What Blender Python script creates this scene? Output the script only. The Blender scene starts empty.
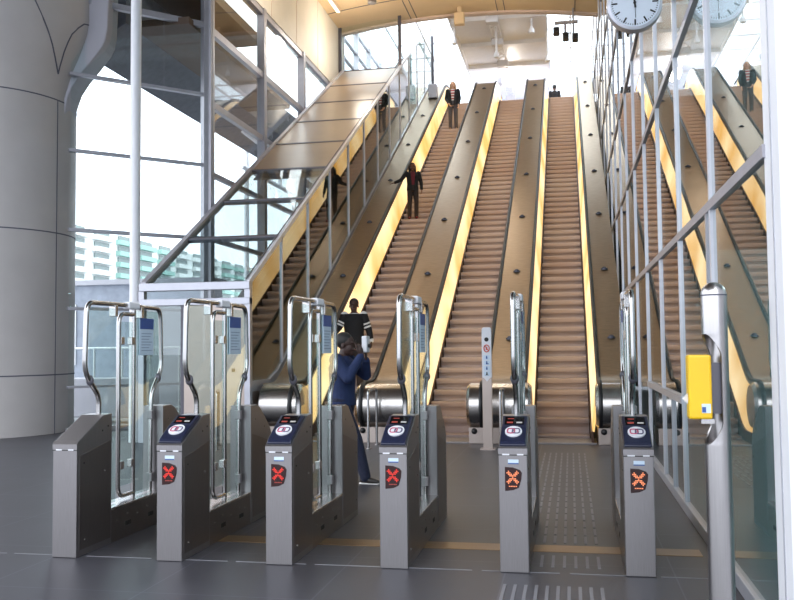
import bpy, bmesh, math, random
from mathutils import Vector, Matrix
random.seed(7)
SC = bpy.context.scene
COL = SC.collection
PI = math.pi
K = math.tan(math.radians(30))
ES0 = 15.6            # where the escalator nose line meets the floor
ZTOP = 11.4           # upper floor

# ------------------------------------------------------------------ helpers
def lin(c):
    c = c.lstrip('#')
    out = []
    for i in (0, 2, 4):
        v = int(c[i:i+2], 16) / 255
        out.append(v / 12.92 if v <= .04045 else ((v + .055) / 1.055) ** 2.4)
    return tuple(out) + (1,)

def mat(name, col, rough=.5, metal=0, noise=.12, scale=6, bump=0, stretch=None, emit=None, estr=0, spec=.5, coat=0):
    m = bpy.data.materials.new(name); m.use_nodes = True
    nt = m.node_tree; n = nt.nodes; l = nt.links
    b = n['Principled BSDF']
    c = lin(col) if isinstance(col, str) else tuple(col) + (1,)
    b.inputs['Roughness'].default_value = rough
    b.inputs['Metallic'].default_value = metal
    b.inputs['Specular IOR Level'].default_value = spec
    b.inputs['Coat Weight'].default_value = coat
    tc = n.new('ShaderNodeTexCoord'); mp = n.new('ShaderNodeMapping')
    l.new(tc.outputs['Object'], mp.inputs['Vector'])
    if stretch: mp.inputs['Scale'].default_value = stretch
    nz = n.new('ShaderNodeTexNoise'); nz.inputs['Scale'].default_value = scale; nz.inputs['Detail'].default_value = 4
    l.new(mp.outputs['Vector'], nz.inputs['Vector'])
    rp = n.new('ShaderNodeMapRange'); rp.inputs['From Min'].default_value = .3; rp.inputs['From Max'].default_value = .7
    rp.inputs['To Min'].default_value = 1 - noise; rp.inputs['To Max'].default_value = 1 + noise
    l.new(nz.outputs['Fac'], rp.inputs['Value'])
    mx = n.new('ShaderNodeVectorMath'); mx.operation = 'SCALE'; mx.inputs[0].default_value = c[:3]
    l.new(rp.outputs['Result'], mx.inputs['Scale'])
    l.new(mx.outputs['Vector'], b.inputs['Base Color'])
    if bump:
        bp = n.new('ShaderNodeBump'); bp.inputs['Strength'].default_value = bump; bp.inputs['Distance'].default_value = .01
        l.new(nz.outputs['Fac'], bp.inputs['Height']); l.new(bp.outputs['Normal'], b.inputs['Normal'])
    if emit:
        b.inputs['Emission Color'].default_value = lin(emit); b.inputs['Emission Strength'].default_value = estr
    return m

def glass_mat(name, tint, ior, rough=.0, base=.0, refl='ffffff'):
    m = bpy.data.materials.new(name); m.use_nodes = True
    nt = m.node_tree; n = nt.nodes; l = nt.links
    for x in list(n):
        if x.type != 'OUTPUT_MATERIAL': n.remove(x)
    o = [x for x in n if x.type == 'OUTPUT_MATERIAL'][0]
    t = n.new('ShaderNodeBsdfTransparent'); t.inputs['Color'].default_value = lin(tint)
    g = n.new('ShaderNodeBsdfGlossy'); g.inputs['Roughness'].default_value = rough; g.inputs['Color'].default_value = lin(refl)
    lw = n.new('ShaderNodeLayerWeight'); lw.inputs['Blend'].default_value = .5
    r0v = ((ior-1)/(ior+1))**2
    pw = n.new('ShaderNodeMath'); pw.operation = 'POWER'; pw.inputs[1].default_value = 5; l.new(lw.outputs['Facing'], pw.inputs[0])
    f = n.new('ShaderNodeMapRange'); f.inputs['To Min'].default_value = r0v; f.inputs['To Max'].default_value = 1
    l.new(pw.outputs[0], f.inputs['Value'])
    # very slight waviness of float glass
    nz = n.new('ShaderNodeTexNoise'); nz.inputs['Scale'].default_value = .7
    tc = n.new('ShaderNodeTexCoord'); l.new(tc.outputs['Object'], nz.inputs['Vector'])
    bp = n.new('ShaderNodeBump'); bp.inputs['Strength'].default_value = .02; bp.inputs['Distance'].default_value = .02
    l.new(nz.outputs['Fac'], bp.inputs['Height']); l.new(bp.outputs['Normal'], g.inputs['Normal'])
    a = n.new('ShaderNodeMath'); a.operation = 'ADD'; a.use_clamp = True; a.inputs[1].default_value = base
    l.new(f.outputs['Result'], a.inputs[0])
    mx = n.new('ShaderNodeMixShader'); l.new(a.outputs[0], mx.inputs[0]); l.new(t.outputs[0], mx.inputs[1]); l.new(g.outputs[0], mx.inputs[2])
    l.new(mx.outputs[0], o.inputs['Surface'])
    return m

class MB:
    """collects shapes, then links them as ONE mesh object"""
    def __init__(s): s.v = []; s.f = []; s.mi = []
    def add(s, vs, fs, mi=0):
        o = len(s.v); s.v += [tuple(v) for v in vs]
        for f in fs: s.f.append(tuple(i + o for i in f)); s.mi.append(mi)
        return s
    def box(s, x0, x1, y0, y1, z0, z1, mi=0):
        vs = [(x, y, z) for z in (z0, z1) for y in (y0, y1) for x in (x0, x1)]
        return s.add(vs, [(0, 2, 3, 1), (4, 5, 7, 6), (0, 1, 5, 4), (2, 6, 7, 3), (0, 4, 6, 2), (1, 3, 7, 5)], mi)
    def prism(s, poly, a, b, axis='x', mi=0):
        """poly in the two other axes, extruded from a to b along axis"""
        n = len(poly)
        def P(t, p):
            return {'x': (t, p[0], p[1]), 'y': (p[0], t, p[1]), 'z': (p[0], p[1], t)}[axis]
        vs = [P(a, p) for p in poly] + [P(b, p) for p in poly]
        fs = [tuple(range(n))[::-1], tuple(range(n, 2*n))] + [(i, (i+1) % n, n + (i+1) % n, n + i) for i in range(n)]
        return s.add(vs, fs, mi)
    def strip(s, top, bot, a, b):
        """solid between two polylines of equal length (y,z), extruded along x"""
        n = len(top)
        vs = [(a, *p) for p in top] + [(a, *p) for p in bot] + [(b, *p) for p in top] + [(b, *p) for p in bot]
        fs = []
        for i in range(n-1):
            fs += [(i, i+1, 2*n+i+1, 2*n+i), (n+i, 3*n+i, 3*n+i+1, n+i+1), (i, n+i, n+i+1, i+1), (2*n+i, 2*n+i+1, 3*n+i+1, 3*n+i)]
        fs += [(0, 2*n, 3*n, n), (n-1, 2*n-1, 4*n-1, 3*n-1)]
        return s.add(vs, fs)
    def tube(s, pts, r, seg=10, closed=False, caps=True, rx=None):
        P = [Vector(p) for p in pts]; n = len(P); rings = []
        up = None
        for i in range(n):
            if closed: t = (P[(i+1) % n] - P[i-1]).normalized()
            else: t = (P[min(i+1, n-1)] - P[max(i-1, 0)]).normalized()
            if up is None:
                up = Vector((0, 0, 1)) if abs(t.z) < .9 else Vector((1, 0, 0))
            up = (up - t * up.dot(t)).normalized(); sd = t.cross(up)
            rr = r[i] if isinstance(r, (list, tuple)) else r
            rings.append([P[i] + up * rr * math.cos(2*PI*k/seg) + sd * (rx or rr) * math.sin(2*PI*k/seg) for k in range(seg)])
        vs = [v for q in rings for v in q]; fs = []
        m = n if closed else n-1
        for i in range(m):
            for k in range(seg):
                a, b = i*seg+k, i*seg+(k+1) % seg; c, d = ((i+1) % n)*seg+(k+1) % seg, ((i+1) % n)*seg+k
                fs.append((a, b, c, d))
        if caps and not closed: fs += [tuple(range(seg))[::-1], tuple((n-1)*seg+k for k in range(seg))]
        return s.add(vs, fs)
    def cyl(s, c, r, h, axis='z', seg=24, r2=None):
        d = {'x': Vector((1, 0, 0)), 'y': Vector((0, 1, 0)), 'z': Vector((0, 0, 1))}[axis]
        return s.tube([Vector(c), Vector(c) + d*h], [r, r if r2 is None else r2], seg)
    def lathe(s, prof, seg=32, c=(0, 0, 0), axis='z', caps=True):
        vs = []; fs = []; n = len(prof)
        for r, h in prof:
            for k in range(seg):
                a, b = r*math.cos(2*PI*k/seg), r*math.sin(2*PI*k/seg)
                p = {'z': (a, b, h), 'x': (h, a, b), 'y': (b, h, a)}[axis]
                vs.append((p[0]+c[0], p[1]+c[1], p[2]+c[2]))
        for i in range(n-1):
            for k in range(seg):
                fs.append((i*seg+k, i*seg+(k+1) % seg, (i+1)*seg+(k+1) % seg, (i+1)*seg+k))
        if caps: fs += [tuple(range(seg))[::-1], tuple((n-1)*seg+k for k in range(seg))]
        return s.add(vs, fs)
    def ball(s, c, r, seg=12, rings=8, sc=(1, 1, 1)):
        prof = [(max(1e-4, r*math.sin(PI*i/rings)), -r*math.cos(PI*i/rings)) for i in range(rings+1)]
        o = len(s.v); s.lathe(prof, seg)
        for i in range(o, len(s.v)):
            v = s.v[i]; s.v[i] = (v[0]*sc[0]+c[0], v[1]*sc[1]+c[1], v[2]*sc[2]+c[2])
        return s
    def map(s, fn): s.v = [tuple(fn(v)) for v in s.v]; return s
    def build(s, name, m, parent=None, smooth=False, bevel=0, world=False):
        me = bpy.data.meshes.new(name)
        vs = s.v
        if parent is not None and world:
            q = parent.location; vs = [(v[0]-q.x, v[1]-q.y, v[2]-q.z) for v in vs]
        me.from_pydata(vs, [], s.f)
        ms = m if isinstance(m, (list, tuple)) else [m]
        for x in ms: me.materials.append(x)
        if len(ms) > 1: me.polygons.foreach_set('material_index', s.mi)
        bm = bmesh.new(); bm.from_mesh(me); bmesh.ops.recalc_face_normals(bm, faces=bm.faces); bm.to_mesh(me); bm.free()
        if smooth:
            me.polygons.foreach_set('use_smooth', [True]*len(me.polygons))
            try: me.set_sharp_from_angle(angle=math.radians(40))
            except Exception: pass
        me.update()
        o = bpy.data.objects.new(name, me); COL.objects.link(o)
        if parent is not None: o.parent = parent
        if bevel:
            b = o.modifiers.new('bevel', 'BEVEL'); b.width = bevel; b.segments = 2; b.limit_method = 'ANGLE'; b.angle_limit = math.radians(35)
        return o

def thing(name, label, cat, loc=(0, 0, 0), group=None, rot=0):
    o = bpy.data.objects.new(name, None); COL.objects.link(o); o.empty_display_size = .2
    o.location = loc; o.rotation_euler = (0, 0, rot)
    o['label'] = label; o['category'] = cat
    if group: o['group'] = group
    return o
def tag(o, label, cat, group=None, kind=None):
    o['label'] = label; o['category'] = cat
    if group: o['group'] = group
    if kind: o['kind'] = kind
    return o
def struct(o): o['kind'] = 'structure'; return o
def kids(o): return [c for c in bpy.data.objects if c.parent == o]
def copy_tree(o, parent=None, skip=()):
    c = o.copy(); COL.objects.link(c)
    if parent is not None: c.parent = parent
    for ch in kids(o):
        if ch.name.split('.')[0] in skip: continue
        copy_tree(ch, c, skip)
    return c
def fillet(pts, r, n=6):
    P = [Vector(p) for p in pts]; out = [P[0]]
    for i in range(1, len(P)-1):
        a = P[i-1]-P[i]; b = P[i+1]-P[i]
        d = min(r, a.length*.45, b.length*.45)
        p0 = P[i] + a.normalized()*d; p1 = P[i] + b.normalized()*d
        for k in range(n+1):
            t = k/n; out.append(p0*(1-t)**2 + P[i]*2*t*(1-t) + p1*t*t)
    out.append(P[-1]); return out

# ------------------------------------------------------------------ materials
M = {}
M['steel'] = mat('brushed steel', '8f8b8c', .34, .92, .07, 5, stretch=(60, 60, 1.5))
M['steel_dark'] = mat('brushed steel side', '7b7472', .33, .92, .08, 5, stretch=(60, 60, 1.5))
M['steel_line'] = mat('steel edge', 'b9b5b4', .25, .95, .05)
M['tube'] = mat('polished steel tube', 'a9a6a5', .2, 1, .04)
M['bol'] = mat('satin steel bollard', 'b4b0b0', .3, 1, .05, 5, stretch=(40, 40, 1))
M['drum'] = mat('newel steel', 'c4bfbb', .26, 1, .06, 4, stretch=(1, 30, 30))
M['black'] = mat('black rubber', '141214', .45, 0, .1)
M['hole'] = mat('dark slot', '100e0e', .6, 0, .05)
M['navy'] = mat('navy reader plastic', '191e36', .3, 0, .06)
M['white_plastic'] = mat('white plastic', 'd9d9de', .45, 0, .03)
M['screen'] = mat('reader screen', '0c0b0d', .15, 0, .02)
M['logo_red'] = mat('pink print', 'b0506a', .5, 0, .03)
M['logo_dk'] = mat('grey print', '57506a', .5, 0, .03)
M['led_panel'] = mat('red tinted display', '2a0c0d', .2, 0, .05)
M['led_red'] = mat('red leds', '60100c', .4, 0, .02, emit='ff3a2e', estr=.8)
M['led_orange'] = mat('orange leds', '703020', .4, 0, .02, emit='ff9a6a', estr=1.0)
M['led_text'] = mat('red screen text', '60100c', .4, 0, .02, emit='d8645a', estr=.35)
M['led_pale'] = mat('pale screen text', '888888', .4, 0, .02, emit='c9c4c4', estr=.35)
M['sticker_blue'] = mat('blue print', '2f4f8e', .5, 0, .03)
M['sticker_pale'] = mat('pale sticker', 'c4d4e4', .5, 0, .03)
M['ink_grey'] = mat('grey print lines', '8fa0b8', .6, 0, .03)
M['yellow'] = mat('yellow enamel', 'e0b413', .38, 0, .04)
M['floor'] = None
M['cream'] = mat('cream wall panel', 'dfd8ca', .55, 0, .03, 2)
M['ceil'] = mat('cream ceiling', 'd8be98', .55, 0, .03, 2)
M['ceil_trim'] = mat('ceiling edge', 'd8c2b4', .5, 0, .03)
M['column'] = mat('painted concrete', 'c2bcba', .55, 0, .05, 1.2)
M['column_rim'] = mat('pale concrete', 'bdbbc4', .55, 0, .04, 1.5)
M['seam'] = mat('dark joint', '5b5a66', .7, 0, .05)
M['frame'] = mat('window frame grey', 'aaa8b0', .4, .3, .05)
M['frame_lt'] = mat('pale aluminium', 'b9b9c1', .35, .5, .04)
M['mull'] = mat('white aluminium', 'd8d8e0', .35, .2, .03)
M['frame_dk'] = mat('dark window frame', '56545c', .4, .4, .05)
M['white'] = mat('white paint', 'eeeef2', .45, 0, .02)
M['glass'] = glass_mat('clear facade glass', 'fafdfd', 1.3)
M['glass_wall'] = glass_mat('reflective wall glass', 'bcc8ca', 1.75, base=.16)
M['glass_box'] = glass_mat('enclosure glass', 'c2cac6', 1.6, base=.05)
M['glass_roof'] = glass_mat('enclosure roof glass', 'e2e9e9', 1.5)
M['glass_gate'] = glass_mat('greenish gate glass', 'ebf4f2', 1.3)
M['deck'] = mat('bronze toned steel deck', '978570', .36, .85, .12, 3, stretch=(2, 12, 12))
M['skirt'] = mat('brown skirt', '4a352a', .4, .6, .1)
M['truss'] = mat('dark cladding', '3a3634', .6, .2, .1)
M['comb'] = mat('ribbed landing plate', '8b8686', .4, .8, .1, 4)
M['frost'] = mat('tan backed glass', '8d7a66', .28, 0, .05, 2, spec=.7)
M['tan'] = mat('tan lining board', '8a7766', .6, 0, .05, 2)
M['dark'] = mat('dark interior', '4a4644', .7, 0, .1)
M['panelsteel'] = mat('satin steel cladding', 'b0a29a', .38, .75, .05, 2)
M['teal'] = mat('teal grey lining', 'a9bcbc', .7, 0, .06)
M['paving'] = mat('outdoor paving', '8e9094', .9, 0, .1, 3)
M['canopy'] = mat('brown canopy soffit', '5c4a3e', .7, 0, .08)
M['canopy_edge'] = mat('grey canopy edge', '7f7f88', .7, 0, .1)
M['brick'] = mat('blue grey masonry', 'a3a8b6', .85, 0, .12, 4)
M['flat_white'] = mat('white facade', 'd7dad8', .8, 0, .05)
M['flat_teal'] = mat('sea green balcony', '8fb3aa', .8, 0, .06)
M['flat_win'] = mat('dark windows', '6d7a78', .3, 0, .1)
M['lamp_on'] = mat('lit lamp', 'ffffff', .5, 0, .01, emit='fff3d8', estr=2)
M['led_box'] = mat('grey device', '7a7676', .4, .2, .05)
M['brass'] = mat('brass threshold', '7f6748', .3, .8, .1)
M['tact'] = mat('pale tactile rib', '75747a', .5, 0, .05)
M['red_print'] = mat('red print', 'c8503e', .5, 0, .03)

def step_mat():
    m = mat('ribbed aluminium step', 'ac9c98', .42, .55, .05, 4)
    n = m.node_tree.nodes; l = m.node_tree.links; b = n['Principled BSDF']
    tc = n.new('ShaderNodeTexCoord'); w = n.new('ShaderNodeTexWave'); w.bands_direction = 'X'; w.inputs['Scale'].default_value = 18
    l.new(tc.outputs['Object'], w.inputs['Vector'])
    bp = n.new('ShaderNodeBump'); bp.inputs['Strength'].default_value = .5; bp.inputs['Distance'].default_value = .006
    l.new(w.outputs['Fac'], bp.inputs['Height']); l.new(bp.outputs['Normal'], b.inputs['Normal'])
    return m
M['step'] = step_mat()

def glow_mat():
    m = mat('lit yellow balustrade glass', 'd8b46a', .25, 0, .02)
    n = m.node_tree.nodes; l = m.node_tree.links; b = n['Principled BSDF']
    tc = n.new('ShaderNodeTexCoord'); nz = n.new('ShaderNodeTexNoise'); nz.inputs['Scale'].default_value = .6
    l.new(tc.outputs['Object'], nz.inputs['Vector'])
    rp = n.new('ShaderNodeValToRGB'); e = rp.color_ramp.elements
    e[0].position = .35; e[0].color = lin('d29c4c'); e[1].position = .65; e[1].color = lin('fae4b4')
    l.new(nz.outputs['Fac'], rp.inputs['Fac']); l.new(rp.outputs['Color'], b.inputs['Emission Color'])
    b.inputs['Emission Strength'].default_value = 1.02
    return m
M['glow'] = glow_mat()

def floor_mat():
    m = mat('dark stone tiles', '3a3a41', .42, 0, .1, 1.3, spec=.4)
    n = m.node_tree.nodes; l = m.node_tree.links; b = n['Principled BSDF']
    tc = n.new('ShaderNodeTexCoord'); mp = n.new('ShaderNodeMapping')
    mp.inputs['Location'].default_value = (1.66, .3, 0)
    l.new(tc.outputs['Object'], mp.inputs['Vector'])
    br = n.new('ShaderNodeTexBrick'); br.offset = 0; br.inputs['Scale'].default_value = 1
    br.inputs['Brick Width'].default_value = 1.17; br.inputs['Row Height'].default_value = 1.17; br.inputs['Mortar Size'].default_value = .006
    br.inputs['Color1'].default_value = (1, 1, 1, 1); br.inputs['Color2'].default_value = (.9, .9, .92, 1); br.inputs['Mortar'].default_value = (1.7, 1.7, 1.75, 1)
    l.new(mp.outputs['Vector'], br.inputs['Vector'])
    src = b.inputs['Base Color'].links[0].from_socket
    mu = n.new('ShaderNodeVectorMath'); mu.operation = 'MULTIPLY'
    l.new(src, mu.inputs[0]); l.new(br.outputs['Color'], mu.inputs[1]); l.new(mu.outputs['Vector'], b.inputs['Base Color'])
    return m
M['floor'] = floor_mat()

# ------------------------------------------------------------------ camera
YAW, PITCH, ROLL = .1893, .0541, -.0107
cy, sy, cp, sp = math.cos(YAW), math.sin(YAW), math.cos(PITCH), math.sin(PITCH)
fw = Vector((-sy*cp, cy*cp, sp)); r0 = Vector((cy, sy, 0)); u0 = r0.cross(fw)
rt = r0*math.cos(ROLL) + u0*math.sin(ROLL); upv = -r0*math.sin(ROLL) + u0*math.cos(ROLL)
cam = bpy.data.cameras.new('camera'); co = bpy.data.objects.new('camera', cam); COL.objects.link(co)
cam.sensor_width = 36; cam.lens = 887.3*36/800; cam.clip_end = 2000
co.matrix_world = Matrix(((rt.x, upv.x, -fw.x, 0), (rt.y, upv.y, -fw.y, 0), (rt.z, upv.z, -fw.z, 1.6), (0, 0, 0, 1)))
SC.camera = co

# ------------------------------------------------------------------ setting
WX = 1.067            # glass wall on the right
struct(MB().box(-15, 7, -6, 17.5, -.12, 0).build('floor', M['floor']))
struct(MB().box(-400, 300, -300, 600, -.3, -.13).build('ground', M['paving']))

# ceiling: shallow vault, with a thick pale edge where the higher skylight begins
def vault(x, lift=0): 
    t = (x - (-3.27))/4.35
    return 12.93 - .37*t*t + lift
xs = [-7.75 + i*(1.2+7.75)/24 for i in range(25)]
mb = MB(); n = len(xs)
poly = [(x, vault(x)) for x in xs] + [(x, vault(x, .4)) for x in reversed(xs)]
mb.prism(poly, 17.0, 29.4, 'y')
ceil = struct(mb.build('ceiling', M['ceil'], smooth=True))
struct(MB().box(-14.5, WX+1.2, -5, 17.0, 12.45, 12.8).build('ceiling_2', M['canopy']))
mb = MB(); mb.prism([(x, vault(x, -.07)) for x in xs] + [(x, vault(x, .3)) for x in reversed(xs)], 29.4, 29.62, 'y')
struct(mb.build('trim_1', M['ceil_trim'], smooth=True))
mb = MB()
for y in (24.2, 27.6):
    mb.prism([(x, vault(x, -.012)) for x in xs] + [(x, vault(x, .01)) for x in reversed(xs)], y, y+.03, 'y')
for x in (-5.15, -4.95, -2.2, -1.95, .35):
    mb.box(x, x+.025, 17, 29.4, vault(x, -.012), vault(x)+.01)
struct(mb.build('trim_2', M['seam']))
# cream wall above the left facade
struct(MB().box(-7.95, -7.6, 17.6, 29.62, 10.38, 12.9).build('wall_left', M['cream']))
mb = MB()
for y in (19.8, 22, 24.2, 26.4): mb.box(-7.606, -7.59, y, y+.02, 10.4, 12.6)
struct(mb.build('trim_3', M['ceil_trim']))

# left facade, two planes: one straight, one cut at 45 degrees
def bar(mb, a, b, w, d, nrm):
    """rectangular bar from a to b; w across, d along nrm"""
    a, b, nrm = Vector(a), Vector(b), Vector(nrm).normalized(); t = (b-a).normalized(); s = t.cross(nrm)
    vs = [p + s*w*i + nrm*d*j for p in (a, b) for i, j in ((-.5, -.5), (.5, -.5), (.5, .5), (-.5, .5))]
    mb.add(vs, [(0, 1, 2, 3), (7, 6, 5, 4), (0, 4, 5, 1), (1, 5, 6, 2), (2, 6, 7, 3), (3, 7, 4, 0)]); return mb
def facade(name, a, b, posts, rails, ztop, post_w=.16, m='frame'):
    """a,b: ground points; posts: fractions; rails: heights"""
    a, b = Vector((*a, 0)), Vector((*b, 0)); t = (b-a).normalized(); nr = Vector((-t.y, t.x, 0))
    root = struct(bar(MB(), a+Vector((0, 0, .05)), b+Vector((0, 0, .05)), .1, .14, nr).build(name, M[m]))
    for f in posts:
        if f == .01: continue
        p = a.lerp(b, f); bar(MB(), p, p+Vector((0, 0, ztop)), post_w, .2, nr).build('mullion', M[m], root)
    for z, w in rails:
        bar(MB(), a+Vector((0, 0, z)), b+Vector((0, 0, z)), w, .12, nr).build('transom', M[m], root)
    ps = sorted(posts)
    for f0, f1 in zip(ps[:-1], ps[1:]):
        p0, p1 = a.lerp(b, f0), a.lerp(b, f1)
        mb = MB(); h0, h1 = Vector((0, 0, .06)), Vector((0, 0, ztop))
        d = nr*.01
        vs = [p0+h0-d, p1+h0-d, p1+h1-d, p0+h1-d, p0+h0+d, p1+h0+d, p1+h1+d, p0+h1+d]
        mb.add(vs, [(0, 1, 2, 3), (7, 6, 5, 4), (0, 4, 5, 1), (1, 5, 6, 2), (2, 6, 7, 3), (3, 7, 4, 0)])
        mb.build('glass_pane', M['glass'], root)
    return root
facade('window_1', (-7.68, 18.05), (-7.68, 28.9), [0, .317, .635, .95], [(2.45, .08), (4.02, .09), (5.45, .1), (7.0, .14), (8.65, .16), (10.33, .2)], 10.4, .2)
facade('window_2', (-9.76, 15.97), (-7.68, 18.05), [.01, .985], [(.9, .05), (2.45, .06), (4.02, .07), (5.62, .06), (7.17, .06), (8.72, .12), (10.3, .12)], 12.9, .2)

# glass wall on the right
ys = [5.06, 6.97, 8.97, 10.87, 12.77, 14.65, 16.55, 18.45, 20.35, 22.25, 24.15, 26.05, 27.95, 29.85, 31.75, 33.65, 35.55, 37.45]
wr = struct(MB().box(WX-.03, WX+.09, 5.0, 37.5, 0, .1).build('wall_right', M['frame_lt'], bevel=.006))
for y in ys[1:]: MB().box(WX-.022, WX+.02, y-.03, y+.03, .1, 12.9).build('mullion', M['mull'], wr)
for z in (2.65, 4.46, 6.25, 8.05, 9.85, 11.65): MB().box(WX-.024, WX+.02, 5.06, 37.45, z-.036, z+.036).build('transom', M['frame'], wr)
MB().box(WX-.036, WX+.02, 8.97, 12.77, 1.035, 1.105).build('transom', M['frame_lt'], wr)
for y in (7.16, 9.9): MB().box(WX-.024, WX+.02, y-.022, y+.022, .1, 1.05 if y > 8 else 2.62).build('mullion', M['frame_lt'], wr)
for a, b in zip(ys[:-1], ys[1:]): MB().box(WX, WX+.012, a, b, .1, 12.9).build('glass_pane', M['glass_wall'], wr)
struct(MB().box(WX-.008, WX+.2, 4.74, 5.1, 0, 12.9).build('trim_4', M['white'], bevel=.01))
struct(MB().box(WX+.2, WX+2.5, 4.78, 5.0, 0, 12.9).build('wall_front', M['white']))
MB().box(WX-.014, WX-.008, 4.9, 4.912, 0, 12.9).build('joint', M['frame_lt'], bpy.data.objects['trim_4'])
# room behind the glass wall
struct(MB().box(6.2, 6.4, 4.8, 40, 0, 13).build('wall_back', M['teal']))
struct(MB().box(WX+.1, 6.4, 17.5, 40, -.12, 0).build('floor_1', M['floor']))
struct(MB().box(WX+.2, 6.2, 10.4, 10.5, 0, 2.66).build('wall_lobby', M['teal']))
struct(MB().box(WX+.14, 6.2, 5.1, 10.4, 0, .02).build('floor_3', M['teal']))

# ------------------------------------------------------------------ upper hall
struct(MB().box(-9, 6.2, 36.2, 62, ZTOP-.4, ZTOP).build('floor_2', M['column_rim']))
struct(MB().box(-9, 6.2, 36.0, 36.2, 0, ZTOP).build('wall_under', M['dark']))
ZS = 13.5
cp_ = struct(MB().box(-4.03, -.66, 29.6, 60, ZS, ZS+.25).build('ceiling_1', M['white']))
mb = MB()
for i, y in enumerate([31.4 + 2.75*k for k in range(10)]): mb.box(-4.03, -.66, y, y+.3, ZS-.14, ZS)
mb.box(-4.1, -4.0, 29.6, 60, ZS-.12, ZS+.1); mb.box(-.72, -.62, 29.6, 60, ZS-.12, ZS+.1)
mb.build('beam', M['white'], cp_)
def skylight(name, x0, x1, nx, y0=29.6, y1=60, z=ZS):
    root = struct(MB().box(x0, x1, y0-.05, y0, z-.1, z+.1).build(name, M['white']))
    for i in range(nx+1):
        x = x0 + (x1-x0)*i/nx; MB().box(x-.025, x+.025, y0, y1, z-.05, z+.06).build('glazing_bar', M['white'], root)
    y = y0 + .9
    while y < y1:
        MB().box(x0, x1, y-.02, y+.02, z, z+.06).build('glazing_bar', M['white'], root); y += 1.7
    MB().box(x0, x1, y0, y1, z+.062, z+.075).build('glass_pane', M['glass'], root)
skylight('window_3', -7.7, -4.1, 3)
skylight('window_4', -.62, WX, 2)
facade('window_5', (-7.68, 29.7), (-7.68, 60), [0, .07, .14, .21, .28, .4, .6, .8, 1], [(10.9, .1), (11.9, .08), (12.6, .08), (13.4, .1)], 13.6, .12, 'frame_lt')
# clerestory at the head of the sloping glass roof
cl = struct(MB().box(-7.6, -5.45, 28.95, 29.05, 10.95, 11.08).build('window_6', M['frame_dk']))
MB().box(-5.52, -5.42, 28.95, 29.05, 11, 12.85).build('mullion', M['frame_dk'], cl)
MB().box(-7.6, -7.5, 28.95, 29.05, 11, 12.6).build('mullion', M['frame_dk'], cl)
MB().box(-7.5, -5.5, 28.99, 29.0, 11, 12.75).build('glass_pane', M['glass'], cl)
# lighting truss hung under the skylight's solid middle
tr = thing('lighting_truss', 'white lattice lighting truss hung along the middle of the far upper ceiling', 'truss', (-2.5, 30.2, ZS-.15))
for dx in (-.16, .16):
    MB().tube([(-2.5+dx, 30.2, ZS-.2), (-2.55+dx, 46, ZS-.2)], .03, 8).build('chord', M['white'], tr, world=True)
mb = MB(); y = 30.3; s = 1
while y < 45.5:
    mb.tube([(-2.5-.16*s, y, ZS-.2), (-2.5+.16*s, y+.45, ZS-.2)], .02, 6); s = -s; y += .45
mb.build('lattice', M['white'], tr, world=True)
for y in (30.8, 33.2, 35.8, 38.5, 41):
    MB().box(-2.72, -2.28, y, y+.3, ZS-.45, ZS-.2).build('lamp_housing', M['white_plastic'], tr, bevel=.02, world=True)
def hanger(x, y, l, label):
    t = thing('pendant_light', label, 'lamp', (x, y, ZS-.1), 'white pendant lights of the upper hall')
    MB().cyl((0, 0, -l), .035, l, seg=8).build('stem', M['white'], t)
    MB().lathe([(.02, -l+.15), (.1, -l), (.11, -l-.12), (.03, -l-.16)], 12).build('lamp_head', M['white'], t, smooth=True)
hanger(-2.46, 32.2, 1.05, 'long white pendant light hanging from the middle of the far skylight ceiling')
hanger(-1.15, 31.6, .45, 'short white pendant light at right edge of the solid far ceiling strip')
hanger(-.62, 33.2, 1.0, 'long white pendant light at the border of the right skylight strip')
hanger(-3.98, 32.0, .5, 'white pendant light at left edge of the solid far ceiling strip')

# ------------------------------------------------------------------ escalators
HW = .46
def path_top(off, y1=38.0, drum=True, cyc=15.02, czc=.62, r=.38):
    """side profile of deck / handrail: round the drum, along the floor, up the slope, level at the top"""
    p = []
    if drum:
        for a in range(-90, 91, 15):
            t = math.radians(a); p.append((cyc - (r+off-.0)*math.cos(t), czc + (r+off)*math.sin(t)))
    zf = 1.0 + off
    q = [Vector((p[-1][0] if p else cyc, zf, 0)), Vector((ES0 + .05/K, zf, 0)),
         Vector((ES0 + (ZTOP)/K, ZTOP + .95 + off, 0)), Vector((y1, ZTOP + .95 + off, 0))]
    q = fillet(q, .75, 8)
    return p[:-1] + [(v.x, v.y) for v in q]
def nose_profile(dz):
    q = [Vector((14.9, max(dz, .01), 0)), Vector((ES0-.1, max(dz, .01), 0)), Vector((ES0+ZTOP/K, ZTOP+dz, 0)), Vector((37.5, ZTOP+dz, 0))]
    q[1] = Vector((ES0 + (max(dz, .01)-dz)/K, max(dz, .01), 0))
    return [(v.x, v.y) for v in fillet(q, .5, 6)]

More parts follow.
